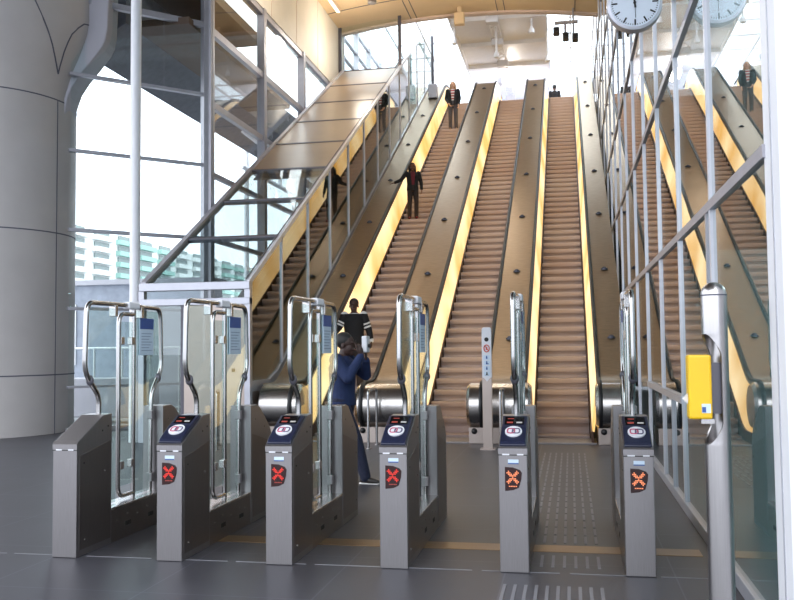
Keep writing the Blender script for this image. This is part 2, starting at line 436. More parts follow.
stepmesh = None
def escalator(c, label, first=None):
    global stepmesh
    t = thing('escalator', label, 'escalator', (c, 15.0, 0), 'three escalators side by side')
    # truss below
    MB().prism([(15.3, -.02), (15.9, -.02), (36.1, ZTOP-.45), (36.1, ZTOP-1.4), (17.6, .02), (15.3, .0)][::1], c-.62, c+.62, 'x').build('truss', M['truss'], t, world=True)
    # steps
    N = 57
    for i in range(N):
        z = .2*(i+1); y = ES0 + (z-.2)/K + .02
        if i < 2: z -= .07*(2-i) * .9
        if stepmesh is None:
            prof = [(.03, -.29), (.03, -.16), (.022, -.12), (.008, -.085), (.002, -.04), (.0, -.008), (.012, 0), (.36, 0), (.36, -.03), (.08, -.29)]
            so = MB().prism(prof, -HW, HW, 'x').build('step', M['step'], t)
            stepmesh = so
            o = so
        else:
            o = stepmesh.copy(); COL.objects.link(o); o.parent = t
        o.location = (0, y-15.0, z)
    # landing plates
    MB().box(c-HW-.1, c+HW+.1, 14.85, ES0+.06, 0, .025).build('comb_plate', M['comb'], t, bevel=.004, world=True)
    MB().box(c-HW-.05, c+HW+.05, ES0+ZTOP/K-.1, 37.6, ZTOP, ZTOP+.02).build('comb_plate', M['comb'], t, world=True)
    lo = nose_profile(.06); hi = path_top(-.1, 37.5, drum=False, cyc=14.9)
    for s in (-1, 1):
        a, b = sorted((c+s*(HW+.012), c+s*(HW+.05)))
        n1 = nose_profile(.2); n0 = nose_profile(-.32)
        MB().strip(n1, n0, a, b).build('skirt', M['skirt'], t, world=True)
        # balustrade panel: polygon between skirt top and deck underside
        
        a, b = sorted((c+s*(HW+.035), c+s*(HW+.065)))
        lowp = nose_profile(.19); hip = path_top(-.06, 37.5, drum=False, cyc=14.95)
        mb = MB()
        def interp(pl, y):
            for (y0, z0), (y1, z1) in zip(pl[:-1], pl[1:]):
                if y0 <= y <= y1: return z0 + (z1-z0)*(y-y0)/max(1e-6, y1-y0)
            return pl[-1][1] if y > pl[-1][0] else pl[0][1]
        yy = [15.0 + i*.25 for i in range(90)] + [37.4]
        mb.strip([(y, interp(hip, y)) for y in yy], [(y, interp(lowp, y)) for y in yy], a, b)
        nn = len(yy); off = s*.10      # the panel leans outwards
        mb.v = [(v[0] + (off if (k % (2*nn)) < nn else 0), v[1], v[2]) for k, v in enumerate(mb.v)]
        mb.build('balustrade_panel', M['glow'], t, world=True)
        # panel cover trim at top of the balustrade
        ht = path_top(-.01, 37.6, drum=False, cyc=14.95); hb = path_top(-.08, 37.6, drum=False, cyc=14.95)
        a, b = sorted((c+s*(HW+.13), c+s*(HW+.20)))
        MB().strip(ht, hb, a, b).build('handrail_base', M['skirt'], t, world=True)
        # handrail
        pts = [(c+s*(HW+.165), p[0], p[1]) for p in path_top(.022, 38.2)]
        MB().tube(pts, .026, 10, rx=.034).build('handrail', M['black'], t, smooth=True, world=True)
    return t
escalator(-.17, 'right escalator beside the glass wall, empty ribbed steps between thin gold balustrades')
escalator(-2.10, 'middle escalator, empty steps with one wide glowing yellow balustrade on its left')
escalator(-4.13, 'left escalator carrying three people down, beside the sloping glass enclosure')

def divider(x0, x1, label, bolts, drum=(None, None)):
    t = thing('escalator_deck', label, 'escalator deck', ((x0+x1)/2, 15.0, 0), 'bronze decks between the escalators')
    top = path_top(0, 38.0, drum=False, cyc=15.02); bot = path_top(-.07, 38.0, drum=False, cyc=15.02)
    MB().strip(top, bot, x0, x1).build('deck', M['deck'], t, bevel=.006, world=True)
    d0 = drum[0] if drum[0] is not None else x0; d1 = drum[1] if drum[1] is not None else x1
    prof = [(.02, d0), (.33, d0), (.38, d0+.05), (.38, d1-.05), (.33, d1), (.02, d1)]
    MB().lathe(prof, 40, (0, 15.02, .62), 'x').build('newel_drum', M['drum'], t, smooth=True, world=True)
    MB().box(d0+.03, d1-.03, 14.78, 15.5, 0, .27).build('plinth', M['panelsteel'], t, bevel=.01, world=True)
    for x in (d0+.12, d1-.12):
        if d1-d0 > .5 or x == d0+.12:
            MB().ball((x, 14.775, .21), .05, 12, 8).build('inlet_cap', M['black'], t, smooth=True, world=True)
    for f in bolts:
        y = f; z = .95 + K*(y-ES0)
        mb = MB().ball(((x0+x1)/2, y, z+.01), .055, 12, 8, (1, 1, .8)); mb.cyl(((x0+x1)/2, y-.0, z-.02), .075, .03, seg=12)
        mb.build('deck_stud', M['frame_dk'], t, smooth=True, world=True)
    return t
ST = [17.0, 19.6, 22.4, 25.2, 28.2, 31.2, 34.2]
divider(.49, 1.0, 'narrow bronze deck right of the right escalator, along the glass wall', ST, (.38, .82))
divider(-1.44, -.83, 'bronze steel deck between the middle and right escalators', ST, (-1.72, -.66))
divider(-3.47, -2.76, 'bronze steel deck between the left and middle escalators', ST, (-3.62, -2.62))
divider(-5.36, -4.79, 'bronze deck between left escalator and the sloping glass enclosure', ST, (-5.36, -4.6))

# slim pole on the left deck, up to the ceiling
t = thing('slim_pole', 'slim grey pole rising from a box on the left deck top to ceiling', 'pole', (-5.0, 33.3, 11.15))
MB().box(-.17, .17, -.15, .15, 0, .55).build('base_box', M['frame'], t, bevel=.02)
MB().cyl((0, 0, .55), .05, 1.9, seg=12).build('pole_shaft', M['frame_dk'], t, smooth=True)

# ------------------------------------------------------------------ sloping glass enclosure (left)
EX0, EX1, EY = -7.38, -5.44, 14.5
def rz(y): return 2.75 + K*(y-EY)
en = thing('glass_enclosure', 'sloping glass stair enclosure with pitched glass roof left of the escalators', 'glass enclosure', (-6.4, EY, 0))
my = [14.5 + 1.775*i for i in range(9)]
mb = MB()
def slope_box(x0, x1, y0, y1, lift0, lift1):
    return MB().prism([(y0, rz(y0)+lift0), (y1, rz(y1)+lift0), (y1, rz(y1)+lift1), (y0, rz(y0)+lift1)], x0, x1, 'x')
for a, b in zip(my[:-1], my[1:]): slope_box(EX0+.03, EX1-.03, a+.02, b-.02, .0, .014).build('roof_pane', M['glass_roof'] if a < my[3] else M['frost'], en, world=True)
slope_box(EX0+.06, EX1-.08, my[3]+.05, my[-1], -.24, -.2).build('roof_lining', M['tan'], en, world=True)
for y in my[1:-1]: slope_box(EX0, EX1, y-.035, y+.035, -.06, .03).build('roof_bar', M['frame_dk'], en, world=True)
slope_box(EX0-.06, EX0+.04, EY, my[-1], -.1, .06).build('roof_edge', M['frame'], en, world=True)
slope_box(EX1-.03, EX1+.03, EY, my[-1]+7.5, -.05, .05).build('roof_edge', M['mull'], en, world=True)
slope_box(EX1-.055, EX1-.03, EY, my[-1], .061, .075).build('roof_seal', M['frame_dk'], en, world=True)
def bz(y): return max(1.0, .93 + K*(y-ES0))
my2 = my + [my[-1]+1.775*k for k in (1, 2, 3, 4)]
for a, b in zip(my2[:-1], my2[1:]):
    poly = [(a+.02, bz(a)), ((a+b)/2, bz((a+b)/2)), (b-.02, bz(b)), (b-.02, rz(b)), (a+.02, rz(a))]
    MB().prism(poly, EX1-.006, EX1+.006, 'x').build('side_pane', M['glass_box'], en, world=True)
for y in my2: MB().box(EX1-.03, EX1+.03, y-.025, y+.025, bz(y)-.1 if y > EY else 0, rz(y)).build('side_mullion', M['mull'], en, world=True)
mb = MB(); yy = [14.5 + .5*i for i in range(45)]
mb.strip([(y, bz(y)+.06) for y in yy], [(y, bz(y)-.12) for y in yy], EX1-.04, EX1+.04).build('side_sill', M['frame_lt'], en, world=True)
MB().box(EX1-.04, EX1+.03, EY+.03, 16.2, 0, .95).build('base_panel', M['panelsteel'], en, world=True)
# front
MB().box(EX0-.06, EX1+.05, EY-.08, EY+.08, 2.64, 2.78).build('header', M['frame_lt'], en, bevel=.01, world=True)
MB().box(EX0-.06, EX1+.05, EY-.07, EY+.07, 2.38, 2.5).build('header', M['frame_lt'], en, bevel=.01, world=True)
MB().box(EX0, EX1, EY-.01, EY+.01, 2.5, 2.64).build('transom_light', M['glass'], en, world=True)
for x in (EX0-.02, EX1): MB().box(x-.05, x+.05, EY-.06, EY+.06, 0, 2.64).build('front_post', M['frame_lt'], en, world=True)
MB().box(-6.6, EX1-.05, EY-.05, EY+.05, 0, 2.38).build('front_panel', M['panelsteel'], en, bevel=.006, world=True)
MB().box(-5.72, -5.66, EY-.056, EY-.05, 1.22, 1.28).build('lock', M['hole'], en, world=True)
MB().box(-6.66, -6.6, EY-.05, EY+.05, 0, 2.38).build('front_post', M['frame_dk'], en, world=True)
MB().box(EX0+.05, -6.66, EY-.008, EY+.008, .05, 2.38).build('glass_door', M['glass_box'], en, world=True)
# solid flank of the stair inside
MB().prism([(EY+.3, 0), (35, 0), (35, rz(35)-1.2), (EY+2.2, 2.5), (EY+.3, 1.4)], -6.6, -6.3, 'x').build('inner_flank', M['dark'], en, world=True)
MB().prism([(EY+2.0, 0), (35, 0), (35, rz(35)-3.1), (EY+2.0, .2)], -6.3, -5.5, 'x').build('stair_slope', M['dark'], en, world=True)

# round white post beside the enclosure
t = tag(MB().cyl((-7.58, 14.55, 0), .092, 12.3, seg=24).build('tube_post', M['white'], smooth=True), 'slender round white post at front left corner of glass enclosure', 'post')

# ------------------------------------------------------------------ big column
CC = Vector((-11.7, 16.1, 0))
cl_ = thing('concrete_column', 'huge round grey concrete column with flared head at left edge', 'column', CC)
prof = [(1.74, 0), (1.74, 6.7), (1.89, 7.2), (2.09, 7.7), (2.19, 8.0), (2.23, 8.3), (2.23, 12.6)]
MB().lathe(prof, 72).build('shaft', M['column'], cl_, smooth=True)
fd = Vector((.98, .19, 0)); fn = Vector((-.19, .98, 0))
out = [(1.70, 6.3), (1.78, 6.75), (1.87, 6.95), (2.03, 7.2), (2.24, 7.46), (2.46, 7.75), (2.54, 7.92), (2.58, 8.15), (2.6, 8.7), (2.6, 12.5), (1.2, 12.5), (1.2, 6.3)]
mb = MB(); mb.prism(out, -.32, .32, 'y'); mb.map(lambda v: (fd.x*v[0]+fn.x*v[1], fd.y*v[0]+fn.y*v[1], v[2]))
mb.build('flared_rib', M['column_rim'], cl_, bevel=.03)
for z in (1.15, 3.95, 6.62):
    MB().lathe([(1.735, z-.012), (1.747, z-.012), (1.747, z+.012), (1.735, z+.012)], 72, caps=False).build('joint_ring', M['seam'], cl_)
def on_col(a, z):
    r = 1.74
    for (r0, z0), (r1, z1) in zip(prof[:-1], prof[1:]):
        if z0 <= z <= z1: r = r0 + (r1-r0)*(z-z0)/max(1e-6, z1-z0)
    return ((r+.004)*math.cos(a), (r+.004)*math.sin(a), z)
a0 = math.atan2(fd.y, fd.x)
for pts in ([(-17.5, 0), (-17.5, 3), (-17.5, 6.6)],):
    MB().tube([on_col(a0+math.radians(a), z) for a, z in pts], .009, 6).build('joint_line', M['seam'], cl_)
for seam in ([(-21.8, 7.1), (-27, 7.36), (-31.2, 7.58), (-35.2, 7.78), (-38.4, 7.94), (-43.8, 8.26), (-46, 8.6), (-47, 9.2)],
             [(-21.8, 7.1), (-22, 7.25), (-22.2, 7.52), (-21.6, 7.72), (-20.4, 7.88), (-17.1, 8.04), (-12.6, 8.18), (-4, 8.26)]):
    MB().tube([on_col(a0+math.radians(a), z) for a, z in seam], .014, 6).build('joint_line', M['seam'], cl_)

# ------------------------------------------------------------------ outside, seen through the left facade
cn = thing('station_canopy', 'brown outdoor canopy seen through the upper left windows', 'canopy', (-10, 26, 8.2))
MB().box(-10.2, -7.9, 17.5, 24.5, 8.6, 8.75).build('soffit_panel', M['canopy'], cn, world=True)
MB().prism([(-10.2, 8.02), (-9.2, 8.6), (-9.2, 9.6), (-10.2, 9.3)], 17.2, 40, 'y').build('fascia', M['canopy_edge'], cn, world=True)
MB().box(-14, -7.95, 17.0, 22.2, 9.7, 9.95).build('soffit', M['canopy'], cn, world=True)
for y in (25.5, 28):
    MB().tube([(-9.8, y, 8.4), (-8.3, y+.4, 7.2), (-8.1, y+.5, 6.3)], .11, 10).build('bracket', M['white'], cn, smooth=True, world=True)
tg = thing('glass_truss', 'white steel lattice frame outdoors behind the upper side windows', 'steel frame', (-11.5, 28, 0))
for z in (8.2, 9.2, 10.2): MB().tube([(-11.5, 30, z), (-11.5, 48, z)], .09, 8).build('rail', M['white'], tg, world=True)
for i in range(10): MB().tube([(-11.5, 30.5+i*1.9, 0 if i % 3 == 0 else 8.2), (-11.5, 30.5+i*1.9, 10.2)], .09, 8).build('upright', M['white'], tg, world=True)

bw = thing('masonry_building', 'low blue grey masonry building outside behind the first ticket gate', 'building', (-14, 24, 0))
MB().box(-18, -10.2, 24, 25, 0, 3.55).build('wall', M['brick'], bw, world=True)
MB().box(-18.1, -10.1, 23.9, 25.1, 3.55, 3.7).build('coping', M['column_rim'], bw, world=True)
for x in (-15.6, -14.4, -12.2): MB().box(x, x+.04, 23.96, 24, 1.2, 3.0).build('wall_strip', M['white'], bw, world=True)
lw = tag(MB().box(-14.2, -9.9, 19.8, 20.3, 0, .95).build('planter_wall', M['column_rim'], bevel=.03), 'low pale wall outdoors at the foot of the corner window', 'wall')
rl = thing('street_railing', 'thin white railing outdoors behind the far left window', 'railing', (-12, 21.6, 0))
for i in range(6): MB().cyl((-14+i*.8, 21.6, 0), .03, 1.7, seg=8).build('post', M['white'], rl, world=True)
MB().tube([(-14.2, 21.6, 1.68), (-9.8, 21.6, 1.68)], .03, 8).build('rail', M['white'], rl, world=True)

ab = thing('apartment_block', 'long white apartment block with sea green balconies far outside on left', 'building', (-110, 300, 0))
MB().box(-125, -110, 150, 470, 0, 30).build('facade', M['flat_white'], ab, world=True)
bal = win = None
k = 0
for fl in range(6):
    for i in range(16):
        y = 172 + i*11.2; z = 14.2 + fl*2.75
        mb = None
        if bal is None:
            bal = MB().box(0, 1.3, -4.2, 4.2, 0, 1.15).build('balcony', M['flat_teal'], ab); o = bal
            win = MB().box(0, .25, -3.4, 3.4, 1.2, 2.4).build('window', M['flat_win'], ab); w = win
        else:
            o = bal.copy(); w = win.copy(); COL.objects.link(o); COL.objects.link(w); o.parent = w.parent = ab
        o.location = (.0, y-300, z); w.location = (.0, y-300, z)
        if (i // 3) % 2 == 0:
            if not o.material_slots[0].link == 'OBJECT': o.material_slots[0].link = 'OBJECT'
            o.material_slots[0].material = M['flat_white']
        else:
            o.material_slots[0].link = 'OBJECT'; o.material_slots[0].material = M['flat_teal']

# ------------------------------------------------------------------ floor details
struct(MB().box(-2.95, .95, 7.1, 7.33, .0, .004).build('trim_5', M['brass']))
mb = MB()
for x in [-5 + .62*i for i in range(10)]: mb.box(x, min(x+.55, 1.0), 6.445, 6.458, 0, .003)
struct(mb.build('trim_6', M['tact']))
ts = thing('tactile_strip', 'pale ribbed guide strip in the floor leading to the right escalator', 'tactile paving', (-.13, 10, 0))
def ribs(y0, y1, x0, x1, n, L, gap):
    xx = [x0 + (x1-x0)*i/(n-1) for i in range(n)]
    y = y0
    while y + L <= y1 + .01:
        mb = MB()
        for x in xx:
            if 6.3 < y < 8.6 and x < -.31: continue
            mb.box(x-.011, x+.011, y, y+L, 0, .004)
        mb.build('rib_row', M['tact'], ts, world=True); y += L + gap
ribs(7.42, 13.9, -.41, .17, 8, .27, .06)
ribs(6.62, 7.05, -.41, .17, 8, .36, .1)
ribs(5.2, 6.2, -.47, .17, 10, .42, .06)

# ------------------------------------------------------------------ ticket gates
GX0, GP, GY = -4.0036+.1025, .8697, 6.39
def front_prof():
    return [(0, 0), (0, .87), (.02, .895), (.40, 1.075), (.54, 1.08), (.54, 0)]
gate = thing('ticket_gate', '', 'ticket gate', (0, GY, 0), 'ticket gates in a row')
MB().prism(front_prof(), -.1025, .1025, 'x').build('front_cabinet', M['steel'], gate, bevel=.006)
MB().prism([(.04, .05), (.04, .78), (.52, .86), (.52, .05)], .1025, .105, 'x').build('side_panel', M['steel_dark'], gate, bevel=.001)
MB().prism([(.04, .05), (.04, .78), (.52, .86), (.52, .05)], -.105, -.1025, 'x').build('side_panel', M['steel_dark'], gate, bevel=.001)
mb = MB(); mb.box(-.104, .104, -.003, .0, .838, .876); mb.prism([(-.003, .876), (.02, .9), (.03, .9), (.0, .866)], -.104, .104, 'x')
mb.build('front_lip', M['steel'], gate)
mb = MB(); mb.box(-.104, .104, -.0035, 0, .826, .832); mb.build('seam', M['hole'], gate)
for x0, x1 in ((-.075, -.025), (.03, .075)): MB().box(x0, x1, -.0045, -.003, .828, .838).build('label_strip', M['white_plastic'], gate)
for y, z in ((.1, .72), (.42, .62), (.12, .12), (.38, .95), (.47, .98)):
    for sx in (-1, 1):
        MB().cyl((sx*.105 - (.003 if sx < 0 else 0), y, z), .007, .003, 'x', 8).build('screw', M['steel_line'] if z < .7 else M['hole'], gate)
# low base between the cabinets
MB().box(-.1, .1, .54, 1.49, 0, .275).build('low_base', M['steel_dark'], gate, bevel=.004)
MB().box(-.103, .103, .54, 1.49, .275, .29).build('base_cover', M['steel_line'], gate, bevel=.003)
for y in (.78, 1.2):
    for sx in (-1, 1): MB().box(sx*.1-.002, sx*.1+.002, y, y+.1, .1, .135).build('slot', M['hole'], gate)
for i in range(5):
    for sx in (-1, 1):
        MB().cyl((sx*.1-.002, .64+i*.18, .2 if i % 2 else .17), .006, .004, 'x', 8).build('screw', M['steel_line'], gate)
# rear cabinet
rp = [(1.49, 0), (1.49, 1.08), (1.66, 1.08), (1.74, 1.055), (2.02, .84), (2.08, .76), (2.08, 0)]
MB().prism(rp, -.1025, .1025, 'x').build('rear_cabinet', M['steel'], gate, bevel=.006)
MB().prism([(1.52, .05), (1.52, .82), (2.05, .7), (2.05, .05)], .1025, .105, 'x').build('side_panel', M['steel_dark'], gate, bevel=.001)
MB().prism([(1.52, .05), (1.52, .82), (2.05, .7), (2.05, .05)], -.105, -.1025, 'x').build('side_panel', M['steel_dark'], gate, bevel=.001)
for y, z in ((1.6, .95), (1.85, .86), (2.0, .6), (2.0, .15)):
    for sx in (-1, 1): MB().cyl((sx*.105 - (.003 if sx < 0 else 0), y, z), .007, .003, 'x', 8).build('screw', M['steel_line'], gate)
# tube frame
near = fillet([(0, .50, 1.07), (0, .505, 1.22), (0, .275, 1.43), (0, .30, 2.005), (0, 1.0, 2.01)], .1)
MB().tube(near, .021, 12).build('rail_tube', M['tube'], gate, smooth=True)
far = fillet([(0, 1.08, 2.01), (0, 1.63, 2.005), (0, 1.66, 1.42), (0, 1.45, 1.2), (0, 1.43, .29)], .1)
MB().tube(far, .021, 12).build('rail_tube', M['tube'], gate, smooth=True)
for p in ((0, .36, 1.36), (0, 1.585, 1.34)):
    MB().ball(p, .034, 10, 8, (1.0, .8, 1.3)).build('rail_joint', M['frame_dk'], gate, smooth=True)
MB().box(-.035, .035, .96, 1.16, 1.975, 2.04).build('top_bracket', M['white_plastic'], gate, bevel=.012)
for y in (.74, 1.22): MB().box(-.03, .03, y-.025, y+.025, 1.9, 2.0).build('glass_clamp', M['steel_line'], gate, bevel=.004)
for z in (1.0, .42): MB().box(-.03, .03, 1.405, 1.46, z-.04, z+.04).build('hinge', M['steel'], gate, bevel=.004)
# glass between rails
MB().prism([(.54, .3), (.52, 1.2), (.34, 1.45), (.34, 1.97), (.78, 1.97), (.78, .3)], -.005, .005, 'x').build('glass_panel', M['glass_gate'], gate)
MB().prism([(1.14, .3), (1.14, 1.97), (1.58, 1.97), (1.62, 1.45), (1.42, 1.2), (1.4, .3)], -.005, .005, 'x').build('glass_panel', M['glass_gate'], gate)
# swinging leaf on the centre post
leafs = []
lf = thing('x', '', '', (0, 1.1, 0)); del lf['label']; del lf['category']; lf.name = 'door_leaf'; lf.parent = gate
loop = fillet([(0, 0, 1.93), (0, -.27, 1.93), (0, -.27, .33), (0, 0, .33)], .1)
MB().tube(loop, .02, 12).build('leaf_tube', M['tube'], lf, smooth=True)
MB().cyl((0, 0, .29), .021, 1.7, seg=12).build('leaf_post', M['tube'], lf, smooth=True)
MB().box(-.005, .005, -.25, -.03, .42, 1.86).build('leaf_glass', M['glass_gate'], lf)
for z in (1.69, .6):
    for y in (-.23, -.04): MB().box(-.022, .022, y-.03, y+.03, z-.035, z+.035).build('leaf_clamp', M['steel_line'], lf, bevel=.004)
# notice on the far glass
nt_ = MB().box(-.012, -.006, 1.2, 1.47, 1.56, 1.9).build('notice', M['sticker_pale'], gate)
MB().box(-.0135, -.012, 1.2, 1.47, 1.8, 1.9).build('notice_header', M['sticker_blue'], nt_)
MB().box(.0055, .0115, 1.2, 1.47, 1.56, 1.9).build('notice', M['sticker_pale'], gate)
o = MB().box(.0115, .013, 1.2, 1.47, 1.8, 1.9).build('notice_header', M['sticker_blue'], kids(gate)[-1]); 
mb = MB()
for i in range(7): mb.box(.0115, .0128, 1.23, 1.44 - (i % 3)*.03, 1.755-i*.026, 1.763-i*.026)
mb.build('notice_text', M['ink_grey'], gate)

def slope(u, v, h):
    """point on the sloping reader face: u across, v up the slope, h off the face"""
    d = Vector((.38, .18)).normalized(); nn = Vector((-d.y, d.x))
    return (u, .02 + d.x*v + nn.x*h, .895 + d.y*v + nn.y*h)
def reader(g):
    L = .40
    r = MB()
    pr = [(-.012, -.005), (-.016, .012), (.01, .026), (.2, .036), (L-.03, .03), (L, .012), (L, -.005)]
    vs = [slope(x, *p) for x in (-.093, .093) for p in pr]; n = len(pr)
    r.add(vs, [tuple(range(n))[::-1], tuple(range(n, 2*n))] + [(i, (i+1) % n, n+(i+1) % n, n+i) for i in range(n)])
    rd = r.build('card_reader', M['navy'], g, bevel=.006)
    def quad(name, m, u0, u1, v0, v1, h0, h1, par):
        vs = [slope(u, v, h) for h in (h0, h1) for v in (v0, v1) for u in (u0, u1)]
        return MB().add(vs, [(0, 2, 3, 1), (4, 5, 7, 6), (0, 1, 5, 4), (2, 6, 7, 3), (0, 4, 6, 2), (1, 3, 7, 5)]).build(name, m, par)
    quad('reader_screen', M['screen'], -.07, .07, .235, .345, .03, .038, rd)
    quad('screen_text', M['led_text'], -.055, -.01, .25, .268, .038, .0395, rd)
    quad('screen_text', M['led_pale'], .015, .058, .25, .268, .038, .0395, rd)
    quad('screen_text', M['led_text'], -.05, -.005, .31, .318, .038, .0395, rd)
    # white oval with the interlaced loops of the card scheme
    def oval(a, b, h0, h1, name, m, cu=0, cv=.135):
        n = 28; vs = [slope(cu+a*math.cos(2*PI*i/n), cv+b*math.sin(2*PI*i/n), h) for h in (h0, h1) for i in range(n)]
        return MB().add(vs, [tuple(range(n))[::-1], tuple(range(n, 2*n))] + [(i, (i+1) % n, n+(i+1) % n, n+i) for i in range(n)]).build(name, m, rd)
    oval(.062, .07, .028, .0395, 'emblem', M['white_plastic'])
    for cu, m in ((-.018, 'logo_red'), (.018, 'logo_dk')):
        p = [slope(cu + (.026*math.copysign(abs(math.cos(a))**.6, math.cos(a))), .135 + (.032*math.copysign(abs(math.sin(a))**.6, math.sin(a))), .0405) for a in [2*PI*i/20 for i in range(20)]]
        MB().tube(p, .0055, 6, closed=True).build('emblem_loop', M[m], rd)
    MB().tube([slope(-.012, .115, .0405), slope(.0, .14, .0405), slope(.012, .115, .0405)], .003, 6).build('emblem_loop', M['logo_dk'], rd)
    return rd
def status(g, led):
    pl = [(-.058, .575), (-.058, .745), (.0, .742), (.048, .725), (.062, .705), (.058, .66), (.04, .6), (.0, .582)]
    p = MB().prism(pl, -.006, .002, 'y').build('status_display', M['led_panel'], g, bevel=.002)
    N = 9; cellx = .0098; cellz = .0105; mb = MB()
    for i in range(N):
        for j in range(N):
            a, b = abs(i-4), abs(j-4)
            on = a == b or (abs(a-b) == 1 and max(a, b) >= 2) or (a == 0 and b <= 1)
            if a == 4 and b == 4 or (a-b == 1 and a == 3 and j < 4 and False): on = False
            if on:
                x = -.003 + (i-4)*cellx; z = .672 + (j-4)*cellz
                mb.box(x-.0036, x+.0036, -.008, -.006, z-.004, z+.004)
    mb.build('led_cross', M[led], p)
    mb = MB()
    for i in range(5): mb.box(-.03+i*.012, -.022+i*.012, -.0075, -.006, .605, .612)
    mb.build('led_text', M['led_text'] if led == 'led_red' else M['led_orange'], p)
def sticker(g):
    s_ = MB().box(-.035, .04, -.002, 0, .765, .798).build('sticker', M['sticker_pale'], g)
    MB().box(-.035, .04, -.003, -.002, .765, .773).build('sticker_band', M['sticker_blue'], s_)
reader(gate); status(gate, 'led_red'); sticker(gate)
LBL = ['brushed steel ticket gate at far left with plain sloping top and no reader',
       'second ticket gate from the left, red X display, beside the plain topped gate',
       'ticket gate with red X display in front of the person in blue',
       'ticket gate with red X display before the middle escalator and its left deck',
       'ticket gate with orange X display, left of the ribbed floor guide strip',
       'rightmost ticket gate with orange X display, next to the glass wall']
yaw_leaf = [0, 4, 3, 2, 0, 0]
for i in range(6):
    if i == 1: g = gate
    elif i == 0: g = copy_tree(gate, skip=('card_reader', 'status_display', 'sticker'))
    else: g = copy_tree(gate, skip=('status_display',) if i > 3 else ())
    if i > 3: status(g, 'led_orange')
    g.location = (GX0 + GP*i, GY - .02 + .012*i, 0)
    g['label'] = LBL[i]

# ------------------------------------------------------------------ bollard with yellow validator
bo = thing('steel_bollard', 'tall round topped stainless steel bollard with a yellow card validator in its notch', 'bollard', (.79, 5.2, 0))
R = .07
MB().lathe([(R, 0), (R, 1.02), (R, 1.05)], 36).build('lower_post', M['bol'], bo, smooth=True)
MB().lathe([(R, 1.66), (R, 1.88)] + [(max(.002, R*math.cos(math.radians(a))), 1.88 + R*math.sin(math.radians(a))) for a in range(10, 91, 10)], 36).build('domed_top', M['bol'], bo, smooth=True)
MB().lathe([(R+.0012, 1.872), (R+.0012, 1.88)], 36, caps=False).build('dome_seam', M['seam'], bo)
# spine that joins both: the right hand part of the tube, cut out with curved ends
def spine():
    mb = MB(); seg = 28; zs = [1.04 + .63*i/30 for i in range(31)]
    for rr in (R, R-.012):
        pass
    rings = []
    for z in zs:
        e = min(z-1.04, 1.67-z)/.12
        # visible arc grows towards both ends
        q = 1 if e >= 1 else 1-math.sqrt(max(0, 1-(1-e)**2)) if False else max(0, min(1, e))
        half = PI*(1 - .50*math.sqrt(q)) - .02
        a0_ = math.radians(18)
        ring = [(rr*math.cos(a0_+t), rr*math.sin(a0_+t), z) for rr, rng in ((R, range(seg+1)), (R-.012, range(seg, -1, -1))) for t in [(-half + 2*half*k/seg) for k in rng]]
        rings.append(ring)
    n = len(rings[0]); vs = [v for r in rings for v in r]; fs = []
    for i in range(len(rings)-1):
        for k in range(n): fs.append((i*n+k, i*n+(k+1) % n, (i+1)*n+(k+1) % n, (i+1)*n+k))
    fs += [tuple(range(n))[::-1], tuple((len(rings)-1)*n+k for k in range(n))]
    return mb.add(vs, fs)
spine().build('notched_spine', M['bol'], bo, smooth=True)
vd = MB().box(-.155, -.03, -.06, .05, 1.19, 1.545).build('card_validator', M['yellow'], bo, bevel=.012)
MB().box(-.03, .03, -.035, .03, 1.22, 1.5).build('mount', M['frame_dk'], bo)
st_ = MB().box(-.088, -.04, -.062, -.06, 1.225, 1.275).build('validator_sticker', M['sticker_pale'], vd)
MB().box(-.086, -.066, -.0635, -.062, 1.228, 1.258).build('sticker_mark', M['sticker_blue'], st_)
MB().prism([(-.155, 1.33), (-.185, 1.30), (-.155, 1.27)], -.02, .0, 'y').build('card_slot_arrow', M['white_plastic'], vd)
MB().box(-.09, -.02, -.045, .03, 1.165, 1.19).build('validator_foot', M['steel_line'], vd)
MB().cyl((-.11, -.03, 0), .012, .04, seg=10).build('floor_bolt', M['steel_line'], bo)

# ------------------------------------------------------------------ info post
ip = thing('sign_post', 'slim steel sign post with pictogram strip at the middle escalator entry', 'sign post', (-1.30, 14.0, 0))
MB().box(-.075, .075, -.03, .03, 0, 1.13).build('post', M['panelsteel'], ip, bevel=.006)
MB().prism([(-.075, 1.12), (.075, 1.12), (.075, 1.88), (.055, 1.91), (-.055, 1.91), (-.075, 1.88)], -.034, .034, 'y').build('sign_head', M['white_plastic'], ip, bevel=.004)
MB().box(-.12, .12, -.1, .1, 0, .02).build('foot_plate', M['panelsteel'], ip)
MB().cyl((0, -.038, 1.72), .034, .004, 'y', 20).build('black_dot', M['hole'], ip)
MB().tube([(.042*math.cos(a), -.037, 1.58+.055*math.sin(a)) for a in [2*PI*i/24 for i in range(24)]], .008, 6, closed=True).build('red_ring', M['red_print'], ip)
MB().tube([(-.028, -.037, 1.62), (.03, -.037, 1.54)], .007, 6).build('red_bar', M['red_print'], ip)
MB().box(-.012, .012, -.037, -.034, 1.555, 1.6).build('red_figure', M['red_print'], ip)
for i in range(4):
    z = 1.44-i*.085
    tl = MB().box(-.05, .05, -.037, -.034, z-.038, z+.034).build('pictogram_tile', M['sticker_pale'], ip)
    mb = MB(); mb.box(-.012, .012, -.039, -.037, z-.024, z+.006); mb.cyl((0, -.039, z+.016), .01, .002, 'y', 10)
    if i == 1: mb.box(.015, .028, -.039, -.037, z-.024, z-.008)
    if i == 3: mb.box(-.03, .03, -.039, -.037, z-.026, z-.02)
    mb.build('pictogram', M['sticker_blue'] if i < 3 else M['hole'], tl)
MB().prism([(-.06, 1.13), (.06, 1.13), (0, 1.06)], -.036, -.03, 'y').build('arrow_tip', M['white_plastic'], ip)

